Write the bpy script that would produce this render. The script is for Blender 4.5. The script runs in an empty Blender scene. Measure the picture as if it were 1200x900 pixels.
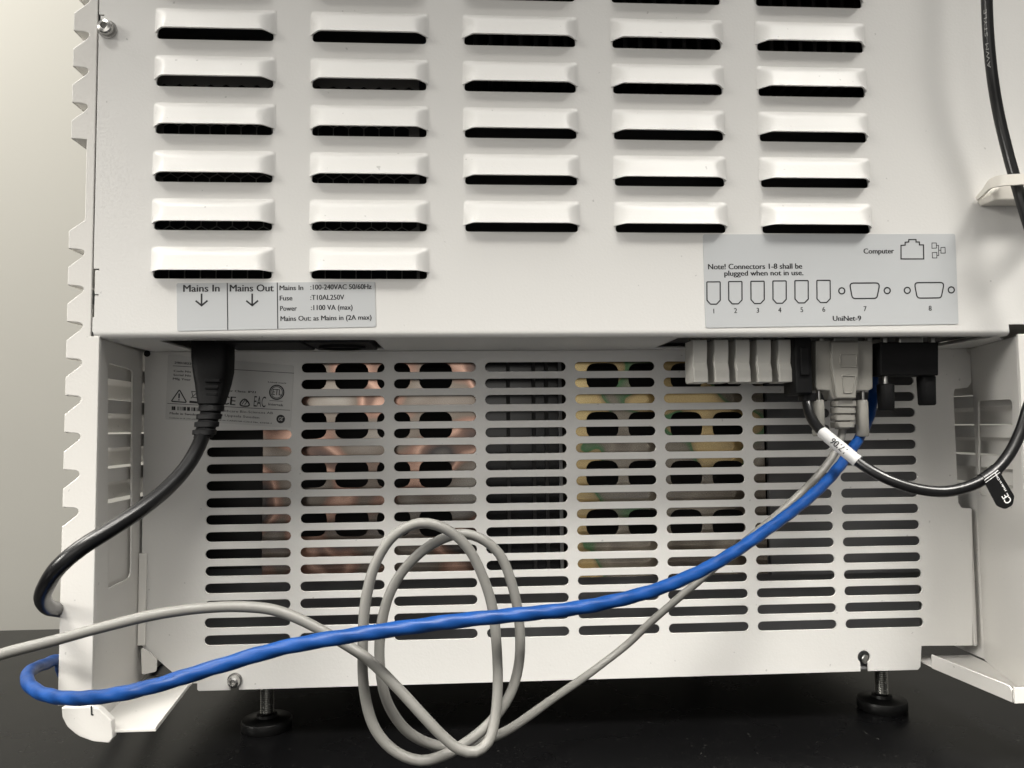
import bpy, bmesh, math, random
from mathutils import Vector, Matrix

random.seed(7)
scene = bpy.context.scene
col = scene.collection

# ------------------------------------------------------------------ camera, light, exposure
# Build space: millimetres, X right, Y into the picture, Z up, origin at a louvre corner of the
# rear cover.  World space: metres, floor of the world = bench top.
CAM = Vector((183.987, -460.100, -235.405))
RC = Matrix(((0.99819564, -0.05923429, -0.00983716),
             (-0.00641475, 0.05769281, -0.99831377),
             (0.05970194, 0.99657556, 0.05720874)))     # rows: right, down, forward
BENCH = -448.0
FPX = 900.0


def W(p):
    return Vector(((p[0] - 250.0) / 1000, p[1] / 1000, (p[2] - BENCH) / 1000))


cam_d = bpy.data.cameras.new('camera')
cam = bpy.data.objects.new('camera', cam_d)
col.objects.link(cam)
m = Matrix((RC[0], -RC[1], -RC[2])).transposed().to_4x4()
m.translation = W(CAM)
cam.matrix_world = m
cam_d.sensor_width = 36.0
cam_d.lens = 36.0 * FPX / 1200.0
cam_d.clip_start = 0.01
cam_d.clip_end = 50.0
scene.camera = cam

world = bpy.data.worlds.new('World')
scene.world = world
world.use_nodes = True
bg = world.node_tree.nodes['Background']
bg.inputs['Color'].default_value = (1.0, 0.97, 0.92, 1)
bg.inputs['Strength'].default_value = 0.22


def area(name, loc, target, sx, sy, power, color):
    d = bpy.data.lights.new(name, 'AREA')
    d.shape = 'RECTANGLE'
    d.size, d.size_y = sx, sy
    d.energy = power
    d.color = color
    o = bpy.data.objects.new(name, d)
    col.objects.link(o)
    o.location = loc
    o.rotation_euler = (Vector(target) - Vector(loc)).to_track_quat('-Z', 'Y').to_euler()
    return o


def fill_panel(loc, target, sx, sy, power, color, spread):  # narrow-beam lamps added to shape the light on the cabinet
    o = area('ceiling_and_fill_light', loc, target, sx, sy, power, color)
    o.data.spread = math.radians(spread)
    return o


WARM, NEUT = (1.0, 0.965, 0.90), (1.0, 0.985, 0.95)
area('ceiling_and_fill_light', (0.25, -0.55, 1.95), (0.25, -0.549, 0), 1.8, 0.7, 9.5, NEUT)
fill_panel((0.5, -0.75, 1.3), (0.1, 0.02, -0.3), 1.2, 0.4, 4.1, WARM, 30)        # added fill lamp, brightens the lower part of the cabinet
fill_panel((-0.5, -0.75, 1.3), (-0.12, 0.02, -0.38), 1.2, 0.4, 2.5, WARM, 30)  # second added fill lamp, aimed at the lower left
fill_panel((-1.7, -1.0, 0.8), (0.30, 0.0, -0.15), 0.6, 0.5, 1.6, WARM, 34)       # added lamp from the left, brightens the right wing
area('front_fill_light', (-0.35, -1.5, 0.45), (-0.05, 0, 0.05), 1.0, 0.6, 2.6, WARM)     # added soft fill lamp behind the viewer, not a real window
area('ceiling_and_fill_light', (-1.7, 0.15, 1.7), (-0.9, 0.95, 0.35), 1.0, 0.6, 36, WARM)  # added lamp that brightens the far wall

scene.view_settings.view_transform = 'Standard'
scene.view_settings.look = 'None'
scene.view_settings.exposure = 0.0
scene.view_settings.gamma = 1.0
scene.view_settings.use_curve_mapping = False
scene.render.engine = 'CYCLES'
scene.cycles.max_bounces = 10
scene.cycles.diffuse_bounces = 5
scene.cycles.glossy_bounces = 5
scene.cycles.use_denoising = True


# ------------------------------------------------------------------ pixels to positions (build space)
def ray(x, y):
    return RC.transposed() @ Vector(((x - 600) / FPX, (y - 450) / FPX, 1))


def PY(x, y, Y):
    d = ray(x, y)
    return CAM + d * ((Y - CAM.y) / d.y)


def PX(x, y, X):
    d = ray(x, y)
    return CAM + d * ((X - CAM.x) / d.x)


def PZ(x, y, Z):
    d = ray(x, y)
    return CAM + d * ((Z - CAM.z) / d.z)


# ------------------------------------------------------------------ materials
def newmat(name):
    mt = bpy.data.materials.new(name)
    mt.use_nodes = True
    nt = mt.node_tree
    return mt, nt, nt.nodes['Principled BSDF']


def mat(name, color, rough=0.5, metal=0.0, noise=0.0, nscale=60.0, bump=0.0, bscale=900.0, spec=0.5,
        rvar=0.0, color2=None, coat=0.0):
    mt, nt, b = newmat(name)
    c = tuple(color) + (1,)
    b.inputs['Base Color'].default_value = c
    b.inputs['Roughness'].default_value = rough
    b.inputs['Metallic'].default_value = metal
    b.inputs['Specular IOR Level'].default_value = spec
    b.inputs['Coat Weight'].default_value = coat
    tc = nt.nodes.new('ShaderNodeTexCoord')
    if noise > 0 or color2:
        n = nt.nodes.new('ShaderNodeTexNoise')
        n.inputs['Scale'].default_value = nscale
        n.inputs['Detail'].default_value = 6
        nt.links.new(tc.outputs['Object'], n.inputs['Vector'])
        r = nt.nodes.new('ShaderNodeValToRGB')
        r.color_ramp.elements[0].position = 0.3
        r.color_ramp.elements[1].position = 0.7
        lo = color2 if color2 else tuple(v * (1 - noise) for v in color)
        r.color_ramp.elements[0].color = tuple(lo) + (1,)
        r.color_ramp.elements[1].color = c
        nt.links.new(n.outputs['Fac'], r.inputs['Fac'])
        nt.links.new(r.outputs['Color'], b.inputs['Base Color'])
        if rvar:
            mr = nt.nodes.new('ShaderNodeMapRange')
            mr.inputs['To Min'].default_value = rough - rvar
            mr.inputs['To Max'].default_value = rough + rvar
            nt.links.new(n.outputs['Fac'], mr.inputs['Value'])
            nt.links.new(mr.outputs['Result'], b.inputs['Roughness'])
    if bump > 0:
        n2 = nt.nodes.new('ShaderNodeTexNoise')
        n2.inputs['Scale'].default_value = bscale
        n2.inputs['Detail'].default_value = 3
        nt.links.new(tc.outputs['Object'], n2.inputs['Vector'])
        bp = nt.nodes.new('ShaderNodeBump')
        bp.inputs['Strength'].default_value = bump
        bp.inputs['Distance'].default_value = 0.0004
        nt.links.new(n2.outputs['Fac'], bp.inputs['Height'])
        nt.links.new(bp.outputs['Normal'], b.inputs['Normal'])
    return mt


def paint(name, color, rough, seed):
    """powder coat: fine orange peel, faint wipe marks in the gloss, sparse specks of dust"""
    mt, nt, b = newmat(name)
    N, Lk = nt.nodes.new, nt.links.new
    tc = N('ShaderNodeTexCoord')
    geo = N('ShaderNodeNewGeometry')
    big = N('ShaderNodeTexNoise')
    big.noise_dimensions = '4D'
    big.inputs['W'].default_value = seed
    big.inputs['Scale'].default_value = 7
    big.inputs['Detail'].default_value = 5
    big.inputs['Distortion'].default_value = 1.2
    Lk(geo.outputs['Position'], big.inputs['Vector'])
    mr = N('ShaderNodeMapRange')
    mr.inputs['From Min'].default_value, mr.inputs['From Max'].default_value = 0.3, 0.7
    mr.inputs['To Min'].default_value, mr.inputs['To Max'].default_value = rough - 0.09, rough + 0.12
    Lk(big.outputs['Fac'], mr.inputs['Value'])
    Lk(mr.outputs['Result'], b.inputs['Roughness'])
    tint = N('ShaderNodeMix')
    tint.data_type = 'RGBA'
    tint.inputs['A'].default_value = tuple(c * 0.955 for c in color) + (1,)
    tint.inputs['B'].default_value = tuple(color) + (1,)
    Lk(big.outputs['Fac'], tint.inputs['Factor'])
    sp = N('ShaderNodeTexNoise')
    sp.inputs['Scale'].default_value = 260
    sp.inputs['Detail'].default_value = 1
    Lk(geo.outputs['Position'], sp.inputs['Vector'])
    ramp = N('ShaderNodeValToRGB')
    ramp.color_ramp.elements[0].position, ramp.color_ramp.elements[1].position = 0.765, 0.80
    Lk(sp.outputs['Fac'], ramp.inputs['Fac'])
    dust = N('ShaderNodeMix')
    dust.data_type = 'RGBA'
    dust.inputs['B'].default_value = tuple(c * 0.72 for c in color) + (1,)
    Lk(ramp.outputs['Color'], dust.inputs['Factor'])
    Lk(tint.outputs['Result'], dust.inputs['A'])
    Lk(dust.outputs['Result'], b.inputs['Base Color'])
    peel = N('ShaderNodeTexNoise')
    peel.inputs['Scale'].default_value = 620
    peel.inputs['Detail'].default_value = 3
    Lk(geo.outputs['Position'], peel.inputs['Vector'])
    bp_ = N('ShaderNodeBump')
    bp_.inputs['Strength'].default_value = 0.22
    bp_.inputs['Distance'].default_value = 0.0004
    Lk(peel.outputs['Fac'], bp_.inputs['Height'])
    Lk(bp_.outputs['Normal'], b.inputs['Normal'])
    return mt


M = {}
M['white'] = paint('white_powder_coat', (0.70, 0.692, 0.672), 0.40, 1.0)
M['wing'] = paint('white_powder_coat_side', (0.70, 0.685, 0.655), 0.38, 4.0)
M['wall'] = mat('painted_wall', (0.70, 0.685, 0.625), 0.8, noise=0.04, nscale=2, bump=0.2, bscale=250)
M['sticker'] = mat('grey_label_film', (0.50, 0.515, 0.525), 0.45, noise=0.03, nscale=20)
M['rating'] = mat('silver_label_film', (0.60, 0.595, 0.58), 0.4, noise=0.04, nscale=30)
M['ink'] = mat('dark_ink', (0.016, 0.016, 0.018), 0.6)
M['blackplug'] = mat('black_moulded_plastic', (0.006, 0.006, 0.0065), 0.6, noise=0.3, nscale=80, bump=0.25, bscale=500, spec=0.16)
M['blackcable'] = mat('black_cable_jacket', (0.005, 0.005, 0.0055), 0.30, noise=0.3, nscale=60, bump=0.1, bscale=300)
M['greyplug'] = mat('grey_plastic', (0.52, 0.51, 0.475), 0.6, noise=0.06, nscale=60, bump=0.15, bscale=700)
M['greyhood'] = mat('warm_grey_plastic', (0.24, 0.232, 0.21), 0.55, noise=0.08, nscale=60, bump=0.15, bscale=700)
M['greycable'] = mat('grey_cable_jacket', (0.165, 0.162, 0.150), 0.5, noise=0.12, nscale=45, bump=0.12, bscale=350)
M['blue'] = mat('blue_cable_jacket', (0.003, 0.047, 0.20), 0.42, nscale=70, bump=0.7, bscale=170,
                color2=(0.002, 0.032, 0.14), rvar=0.08, spec=0.3)
M['steel'] = mat('bright_steel', (0.62, 0.61, 0.59), 0.22, metal=1.0, noise=0.15, nscale=120)
M['zinc'] = mat('zinc_thread', (0.50, 0.50, 0.48), 0.33, metal=1.0, noise=0.2, nscale=200)
M['rubber'] = mat('black_rubber', (0.005, 0.005, 0.005), 0.4, bump=0.2, bscale=300, spec=0.2)
M['dark'] = mat('interior_black', (0.006, 0.006, 0.007), 0.6)
M['darkgloss'] = mat('dark_acrylic', (0.010, 0.010, 0.012), 0.18)
M['baffle'] = mat('dark_grey_baffle', (0.018, 0.017, 0.017), 0.6, noise=0.2, nscale=40)
M['mesh'] = mat('dark_screen', (0.11, 0.105, 0.10), 0.5)
M['greyin'] = mat('grey_chassis', (0.17, 0.17, 0.175), 0.5, noise=0.15, nscale=25)
M['nylon'] = mat('white_nylon', (0.72, 0.69, 0.63), 0.4)
M['sleeve'] = mat('white_sleeve', (0.46, 0.46, 0.46), 0.45)
M['mutedink'] = mat('worn_white_ink', (0.30, 0.30, 0.29), 0.6)
M['whiteink'] = mat('white_ink', (0.75, 0.75, 0.75), 0.5)


def painted_reflection_material(name, stops, scale, seed, grad=(0.0, 0.0)):  # mirror plate whose reflections of the surroundings are put into its base colour
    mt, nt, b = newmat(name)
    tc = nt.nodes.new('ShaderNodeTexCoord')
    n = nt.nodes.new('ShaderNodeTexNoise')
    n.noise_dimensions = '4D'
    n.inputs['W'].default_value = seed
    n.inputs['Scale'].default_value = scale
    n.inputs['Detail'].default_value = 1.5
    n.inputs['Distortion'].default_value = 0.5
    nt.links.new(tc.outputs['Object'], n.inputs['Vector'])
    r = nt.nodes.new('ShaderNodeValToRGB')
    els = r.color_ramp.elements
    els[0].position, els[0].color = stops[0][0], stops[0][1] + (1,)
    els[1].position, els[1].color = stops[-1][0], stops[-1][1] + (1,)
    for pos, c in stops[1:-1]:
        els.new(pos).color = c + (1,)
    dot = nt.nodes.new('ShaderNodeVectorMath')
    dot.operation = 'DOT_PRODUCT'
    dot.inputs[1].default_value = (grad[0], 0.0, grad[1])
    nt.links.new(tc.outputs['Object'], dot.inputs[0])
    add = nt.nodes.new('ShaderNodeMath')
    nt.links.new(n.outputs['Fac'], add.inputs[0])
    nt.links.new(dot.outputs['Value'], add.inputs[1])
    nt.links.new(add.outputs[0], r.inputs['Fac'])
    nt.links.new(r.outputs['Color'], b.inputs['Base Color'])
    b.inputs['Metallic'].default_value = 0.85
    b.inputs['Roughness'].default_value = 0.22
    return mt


M['reflection_tint'] = painted_reflection_material('steel_painted_reflections', [(0.30, (0.346, 0.326, 0.296)), (0.40, (0.247, 0.217, 0.192)), (0.47, (0.191, 0.161, 0.136)), (0.51, (0.303, 0.184, 0.145)),
                                                       (0.55, (0.573, 0.369, 0.290)), (0.58, (0.205, 0.130, 0.105)), (0.64, (0.070, 0.065, 0.065)), (0.76, (0.346, 0.326, 0.296))], 20, 3.0)  # orange and brown patches stand for mirrored skin tones, painted in
M['reflection_tint2'] = painted_reflection_material('steel_painted_yellow_reflections', [(0.32, (0.21, 0.18, 0.15)), (0.42, (0.51, 0.46, 0.39)), (0.50, (0.39, 0.35, 0.29)),
                                                               (0.546, (0.12, 0.30, 0.14)), (0.552, (0.54, 0.42, 0.24)), (0.60, (0.90, 0.69, 0.36)), (0.72, (0.95, 0.75, 0.39))], 19, 8.0, (-1.7, 1.3))  # yellow and green mirrored tones painted in, yellower towards the upper left


def bench_material():
    mt, nt, b = newmat('black_bench_laminate')
    b.inputs['Specular IOR Level'].default_value = 0.16
    tc = nt.nodes.new('ShaderNodeTexCoord')
    n = nt.nodes.new('ShaderNodeTexNoise')
    n.inputs['Scale'].default_value = 14
    n.inputs['Detail'].default_value = 8
    nt.links.new(tc.outputs['Object'], n.inputs['Vector'])
    r = nt.nodes.new('ShaderNodeMapRange')
    r.inputs['To Min'].default_value = 0.20
    r.inputs['To Max'].default_value = 0.34
    nt.links.new(n.outputs['Fac'], r.inputs['Value'])
    nt.links.new(r.outputs['Result'], b.inputs['Roughness'])
    v = nt.nodes.new('ShaderNodeTexNoise')
    v.inputs['Scale'].default_value = 420
    v.inputs['Detail'].default_value = 1
    nt.links.new(tc.outputs['Object'], v.inputs['Vector'])
    rr = nt.nodes.new('ShaderNodeValToRGB')
    rr.color_ramp.elements[0].position = 0.70
    rr.color_ramp.elements[0].color = (0.0035, 0.0035, 0.0038, 1)
    rr.color_ramp.elements[1].position = 0.86
    rr.color_ramp.elements[1].color = (0.045, 0.045, 0.042, 1)
    nt.links.new(v.outputs['Fac'], rr.inputs['Fac'])
    nt.links.new(rr.outputs['Color'], b.inputs['Base Color'])
    return mt


M['bench'] = bench_material()

# ------------------------------------------------------------------ object helpers
LOC = {}


def tag(o, label=None, cat=None, group=None, kind=None):
    if label: o['label'] = label
    if cat: o['category'] = cat
    if group: o['group'] = group
    if kind: o['kind'] = kind
    return o


def thing(name, base, label, cat, group=None):
    o = bpy.data.objects.new(name, None)
    o.empty_display_size = 0.02
    col.objects.link(o)
    o.location = W(base)
    LOC[o.name] = W(base)
    return tag(o, label, cat, group)


def place(o, loc, parent):
    o.location = loc
    LOC[o.name] = loc.copy()
    if parent is not None:
        o.parent = parent
        o.matrix_parent_inverse = Matrix.Translation(-LOC[parent.name])


def mk(name, verts, faces, material, parent=None, smooth=False, angle=35):
    """verts in build space (mm); one mesh object with its origin at the middle of its box."""
    ws = [W(v) for v in verts]
    lo = Vector([min(v[i] for v in ws) for i in range(3)])
    hi = Vector([max(v[i] for v in ws) for i in range(3)])
    o0 = (lo + hi) / 2
    me = bpy.data.meshes.new(name)
    me.from_pydata([tuple(v - o0) for v in ws], [], faces)
    bm = bmesh.new()
    bm.from_mesh(me)
    bmesh.ops.remove_doubles(bm, verts=bm.verts, dist=1e-7)
    bmesh.ops.recalc_face_normals(bm, faces=bm.faces)
    if smooth:
        for f in bm.faces: f.smooth = True
        a = math.radians(angle)
        for e in bm.edges:
            if len(e.link_faces) == 2 and e.calc_face_angle(0) > a: e.smooth = False
    bm.to_mesh(me)
    bm.free()
    me.materials.append(M[material])
    o = bpy.data.objects.new(name, me)
    col.objects.link(o)
    place(o, o0, parent)
    return o


def clone(o, shift_mm, parent):
    c = o.copy()
    col.objects.link(c)
    loc = LOC[o.name] + Vector(shift_mm) / 1000
    place(c, loc, parent)
    return c


def rpoly(pts, r, n=5):
    """round the corners of a 2D polygon; r is a number or a list"""
    out = []
    N = len(pts)
    for i, p in enumerate(pts):
        ri = r[i] if isinstance(r, (list, tuple)) else r
        p = Vector(p[:2])
        a = Vector(pts[i - 1][:2]) - p
        b = Vector(pts[(i + 1) % N][:2]) - p
        if ri <= 0 or a.length < 1e-6 or b.length < 1e-6:
            out.append(p)
            continue
        ang = a.angle(b)
        d = min(ri / math.tan(ang / 2), a.length * 0.49, b.length * 0.49)
        s, e = p + a.normalized() * d, p + b.normalized() * d
        for k in range(n + 1):
            t = k / n
            out.append((1 - t) ** 2 * s + 2 * t * (1 - t) * p + t * t * e)
    return [tuple(v) for v in out]


def stadium(x0, x1, zc, h, n=6):
    r = h / 2
    pts = []
    for k in range(n + 1):
        a = -math.pi / 2 + math.pi * k / n
        pts.append((x1 - r + r * math.cos(a), zc + r * math.sin(a)))
    for k in range(n + 1):
        a = math.pi / 2 + math.pi * k / n
        pts.append((x0 + r + r * math.cos(a), zc + r * math.sin(a)))
    return pts


def circle(cx, cy, r, n=20):
    return [(cx + r * math.cos(2 * math.pi * k / n), cy + r * math.sin(2 * math.pi * k / n)) for k in range(n)]


def flat_mesh(outer, holes, t, bev):
    """filled 2D outline with holes, thickness t (z from 0 to t), bevelled edges; verts and faces in mm"""
    cu = bpy.data.curves.new('outline', 'CURVE')
    cu.dimensions = '2D'
    cu.fill_mode = 'BOTH'
    cu.extrude = max(t / 2 - bev, 0.0)
    cu.bevel_depth = bev
    cu.bevel_resolution = 1
    cu.offset = -bev if bev else 0
    for lp in [outer] + list(holes):
        sp = cu.splines.new('POLY')
        sp.points.add(len(lp) - 1)
        for i, p in enumerate(lp): sp.points[i].co = (p[0], p[1], 0, 1)
        sp.use_cyclic_u = True
    o = bpy.data.objects.new('outline', cu)
    me = bpy.data.meshes.new_from_object(o)
    vs = [Vector((v.co.x, v.co.y, v.co.z + t / 2)) for v in me.vertices]
    fs = [tuple(p.vertices) for p in me.polygons]
    bpy.data.objects.remove(o)
    bpy.data.curves.remove(cu)
    bpy.data.meshes.remove(me)
    return vs, fs


def sheet(name, outer, holes, t, frame, material, parent, bev=0.3, smooth=False, sang=14):
    """frame(u, v, w) -> build-space point; w runs 0..t away from the visible face"""
    vs, fs = flat_mesh(outer, holes, t, bev)
    return mk(name, [frame(v.x, v.y, v.z) for v in vs], fs, material, parent, smooth, angle=sang)


def fY(Y):            # plane facing the camera, thickness going back
    return lambda u, v, w: (u, Y + w, v)


def fX(X, s=1):       # plane of constant X; u = Y, v = Z
    return lambda u, v, w: (X + s * w, u, v)


def fZ(Z, s=1):       # horizontal; u = X, v = Y
    return lambda u, v, w: (u, v, Z + s * w)


def pxs(pts, Y):
    """pixel outline -> (X, Z) on the plane Y"""
    out = []
    for p in pts:
        q = PY(p[0], p[1], Y)
        out.append((q.x, q.z))
    return out


def catmull(pts, step=4.0):
    pts = [Vector(p) for p in pts]
    P = [pts[0] * 2 - pts[1]] + pts + [pts[-1] * 2 - pts[-2]]
    out = []
    for i in range(1, len(P) - 2):
        p0, p1, p2, p3 = P[i - 1:i + 3]
        # centripetal
        t0 = 0.0
        t1 = t0 + max((p1 - p0).length, 1e-4) ** 0.5
        t2 = t1 + max((p2 - p1).length, 1e-4) ** 0.5
        t3 = t2 + max((p3 - p2).length, 1e-4) ** 0.5
        n = max(2, int((p2 - p1).length / step))
        for k in range(n):
            t = t1 + (t2 - t1) * k / n
            a1 = p0 * ((t1 - t) / (t1 - t0)) + p1 * ((t - t0) / (t1 - t0))
            a2 = p1 * ((t2 - t) / (t2 - t1)) + p2 * ((t - t1) / (t2 - t1))
            a3 = p2 * ((t3 - t) / (t3 - t2)) + p3 * ((t - t2) / (t3 - t2))
            b1 = a1 * ((t2 - t) / (t2 - t0)) + a2 * ((t - t0) / (t2 - t0))
            b2 = a2 * ((t3 - t) / (t3 - t1)) + a3 * ((t - t1) / (t3 - t1))
            out.append(b1 * ((t2 - t) / (t2 - t1)) + b2 * ((t - t1) / (t2 - t1)))
    out.append(pts[-1])
    return out


def frames(path):
    tans = []
    for i in range(len(path)):
        a, b = path[max(i - 1, 0)], path[min(i + 1, len(path) - 1)]
        tans.append((b - a).normalized())
    n = tans[0].orthogonal().normalized()
    res = []
    for i, t in enumerate(tans):
        n = (n - t * n.dot(t)).normalized()
        res.append((t, n, t.cross(n).normalized()))
    return res


def tube_data(path, radius, seg=14):
    fr = frames(path)
    acc = [0.0]
    for i in range(len(path) - 1): acc.append(acc[-1] + (path[i + 1] - path[i]).length)
    vs, fs = [], []
    for i, p in enumerate(path):
        for k in range(seg):
            a = 2 * math.pi * k / seg
            r = radius(acc[i], a) if callable(radius) else radius
            vs.append(p + (fr[i][1] * math.cos(a) + fr[i][2] * math.sin(a)) * r)
    for i in range(len(path) - 1):
        for k in range(seg):
            k2 = (k + 1) % seg
            fs.append((i * seg + k, i * seg + k2, (i + 1) * seg + k2, (i + 1) * seg + k))
    fs.append(tuple(range(seg))[::-1])
    fs.append(tuple((len(path) - 1) * seg + k for k in range(seg)))
    return vs, fs


def tube(name, path, radius, material, parent, seg=14):
    vs, fs = tube_data(path, radius, seg)
    return mk(name, vs, fs, material, parent, smooth=True, angle=50)


def lathe(name, origin, axis, prof, material, parent, seg=24, angle=35):
    """prof: (radius, distance along axis)"""
    ax = Vector(axis).normalized()
    n = ax.orthogonal().normalized()
    b = ax.cross(n)
    o = Vector(origin)
    vs, fs = [], []
    for r, h in prof:
        for k in range(seg):
            a = 2 * math.pi * k / seg
            vs.append(o + ax * h + (n * math.cos(a) + b * math.sin(a)) * max(r, 0.001))
    for i in range(len(prof) - 1):
        for k in range(seg):
            k2 = (k + 1) % seg
            fs.append((i * seg + k, i * seg + k2, (i + 1) * seg + k2, (i + 1) * seg + k))
    fs.append(tuple(range(seg)))
    fs.append(tuple((len(prof) - 1) * seg + k for k in range(seg)))
    return mk(name, vs, fs, material, parent, smooth=True, angle=angle)


def loft(name, secs, material, parent, seg=28, power=4.0, angle=40):
    """secs: (centre, half width X, half depth Y, power) -> superellipse rings"""
    vs, fs = [], []
    for s in secs:
        c, a, b = Vector(s[0]), s[1], s[2]
        pw = s[3] if len(s) > 3 else power
        for k in range(seg):
            th = 2 * math.pi * k / seg
            cx, sx = math.cos(th), math.sin(th)
            vs.append(c + Vector((a * math.copysign(abs(cx) ** (2 / pw), cx), b * math.copysign(abs(sx) ** (2 / pw), sx), 0)))
    for i in range(len(secs) - 1):
        for k in range(seg):
            k2 = (k + 1) % seg
            fs.append((i * seg + k, i * seg + k2, (i + 1) * seg + k2, (i + 1) * seg + k))
    fs.append(tuple(range(seg)))
    fs.append(tuple((len(secs) - 1) * seg + k for k in range(seg)))
    return mk(name, vs, fs, material, parent, smooth=True, angle=angle)


def box_data(x0, x1, y0, y1, z0, z1):
    v = [(x, y, z) for x in (x0, x1) for y in (y0, y1) for z in (z0, z1)]
    f = [(0, 1, 3, 2), (4, 6, 7, 5), (0, 4, 5, 1), (2, 3, 7, 6), (0, 2, 6, 4), (1, 5, 7, 3)]
    return v, f


def box(name, x0, x1, y0, y1, z0, z1, material, parent, bev=0.6):
    outer = rpoly([(x0, z0), (x1, z0), (x1, z1), (x0, z1)], bev, 3)
    return sheet(name, outer, [], y1 - y0, fY(y0), material, parent, bev=min(bev, (y1 - y0) * 0.3), smooth=True)


def join_data(parts):
    vs, fs = [], []
    for v, f in parts:
        o = len(vs)
        vs += list(v)
        fs += [tuple(i + o for i in q) for q in f]
    return vs, fs


def glyphs(s, shear=0.0, bold=0.0):
    cu = bpy.data.curves.new('lettering', 'FONT')
    cu.body = s
    cu.resolution_u = 3
    cu.extrude = 0.004
    cu.shear = shear
    o = bpy.data.objects.new('lettering', cu)
    me = bpy.data.meshes.new_from_object(o)
    vs = [v.co.copy() for v in me.vertices]
    fs = [tuple(p.vertices) for p in me.polygons]
    bpy.data.objects.remove(o)
    bpy.data.curves.remove(cu)
    bpy.data.meshes.remove(me)
    if bold:
        n_ = len(vs)
        vs = [v + Vector((-bold, 0, 0)) for v in vs] + [v + Vector((bold, 0, .003)) for v in vs]
        fs = fs + [tuple(i + n_ for i in f) for f in fs]
    return vs, fs


CAP = 0.729    # cap height of the built-in font at size 1 (measured below)
_v, _ = glyphs('H')
CAP = max(v.y for v in _v)


def letter(s, pl, pr, cap_px, Y, parent, material='ink', bold=0.026, shear=0.0, name='lettering', nat=False):
    """flat print on the plane Y: baseline from pixel pl to pixel pr, capitals cap_px high"""
    vs, fs = glyphs(s, shear, bold)
    x0, x1 = min(v.x for v in vs), max(v.x for v in vs)
    A, B = PY(pl[0], pl[1], Y), PY(pr[0], pr[1], Y)
    if nat:
        w_ = (PY(pl[0], pl[1] - cap_px, Y) - A).length / CAP * (x1 - x0)
        B = A + Vector((w_ / 2, 0, 0)); A = A - Vector((w_ / 2, 0, 0))
    U = (B - A)
    up = Vector((-U.z, 0, U.x)).normalized()
    T = PY(pl[0], pl[1] - cap_px, Y)
    hh = (T - A).length / CAP
    out = [A + U * ((v.x - x0) / (x1 - x0)) + up * (v.y * hh) + Vector((0, -v.z * 2, 0)) for v in vs]
    return mk(name, out, fs, material, parent)


def stroke_data(pts, w, closed=False, Y=0.0):
    """flat ribbon of width w along 2D points (X, Z) on plane Y"""
    P = [Vector(p) for p in pts]
    n = len(P)
    L, R = [], []
    for i in range(n):
        if closed:
            a, b = P[i - 1], P[(i + 1) % n]
            d1, d2 = (P[i] - a), (b - P[i])
        else:
            d1 = P[i] - P[i - 1] if i else P[1] - P[0]
            d2 = P[i + 1] - P[i] if i < n - 1 else d1
        d1, d2 = d1.normalized(), d2.normalized()
        n1 = Vector((-d1.y, d1.x))
        n2 = Vector((-d2.y, d2.x))
        mm = (n1 + n2)
        mm = mm / max(mm.length_squared, 0.3) * 2 if mm.length > 1e-6 else n1
        mm = mm * (w / 2)
        L.append(P[i] + mm)
        R.append(P[i] - mm)
    vs = [(p.x, Y, p.y) for p in L] + [(p.x, Y, p.y) for p in R]
    fs = []
    for i in range(n if closed else n - 1):
        j = (i + 1) % n
        fs.append((i, j, n + j, n + i))
    return vs, fs


def stroke(name, pts_px, w, Y, parent, closed=False, r=0.0, material='ink', planeY=None):
    pts = pxs(pts_px, Y)
    if r: pts = rpoly(pts, r, 4)
    vs, fs = stroke_data(pts, w, closed, Y)
    return mk(name, vs, fs, material, parent)


# ------------------------------------------------------------------ the setting
back_y = PZ(40, 738, BENCH).y
bench = mk('bench_top', *join_data([(lambda d: d)(box_data(-1250, 1750, -240, back_y, BENCH - 30, BENCH))]), 'bench')
tag(bench, 'black laminate laboratory bench top', kind='structure')
wall = mk('wall', *box_data(-2600, 3000, back_y + 420, back_y + 520, BENCH - 900, BENCH + 1900), 'wall')
tag(wall, 'plain cream painted wall behind the bench', kind='structure')

# ------------------------------------------------------------------ the instrument cabinet
cab = thing('instrument_cabinet', (250, 220, BENCH),
            'white sheet-metal instrument cabinet with louvred back, printed grey port labels and slotted vent panel', 'instrument')
ZU = -180.5          # underside of the upper body
TOP = 175.0          # top of the cabinet
DEPTH = 450.0
XS_L, XS_R = -34.5, 547.0       # seams between rear cover and side covers
XO_L, XO_R = -48.6, 564.0       # outer faces of the side louvres
XB_L, XB_R = -39.8, 555.2       # side plates
REC = 80.0
PIT, LW, PZ_ROW = 92.0, 69.17, 29.069

# rear cover, with real openings under the louvre hoods
LH, LLIP = 19.0, 3.9
cells = [(c, r) for c in range(5) for r in range(-5, 6) if not (c >= 2 and r == 5)]
holes = []
for c, r in cells:
    x0, z0 = c * PIT, -r * PZ_ROW
    holes.append(rpoly([(x0, z0), (x0 + LW, z0), (x0 + LW - 2, z0 + LH - 2), (x0 + 2, z0 + LH - 2)], [2.2, 2.2, 4, 4], 4))
seam = XS_L + 0.55
n1 = [PY(108, y, 0).z for y in (372, 315)]
n2 = [PY(116, y, 0).z for y in (34, 17)]
outer = [(seam, ZU + 3.4)]
for a, b in (n1, n2):
    w_ = 0.9
    outer += [(seam, a), (seam + w_, a), (seam + w_, a + (b - a) * .45), (seam + w_ + 2.2, a + (b - a) * .45),
              (seam + w_ + 2.2, a + (b - a) * .45 + .7), (seam + w_, a + (b - a) * .45 + .7), (seam + w_, b - .8),
              (seam + w_ + 2.2, b - .8), (seam + w_ + 2.2, b), (seam, b)]
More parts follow.
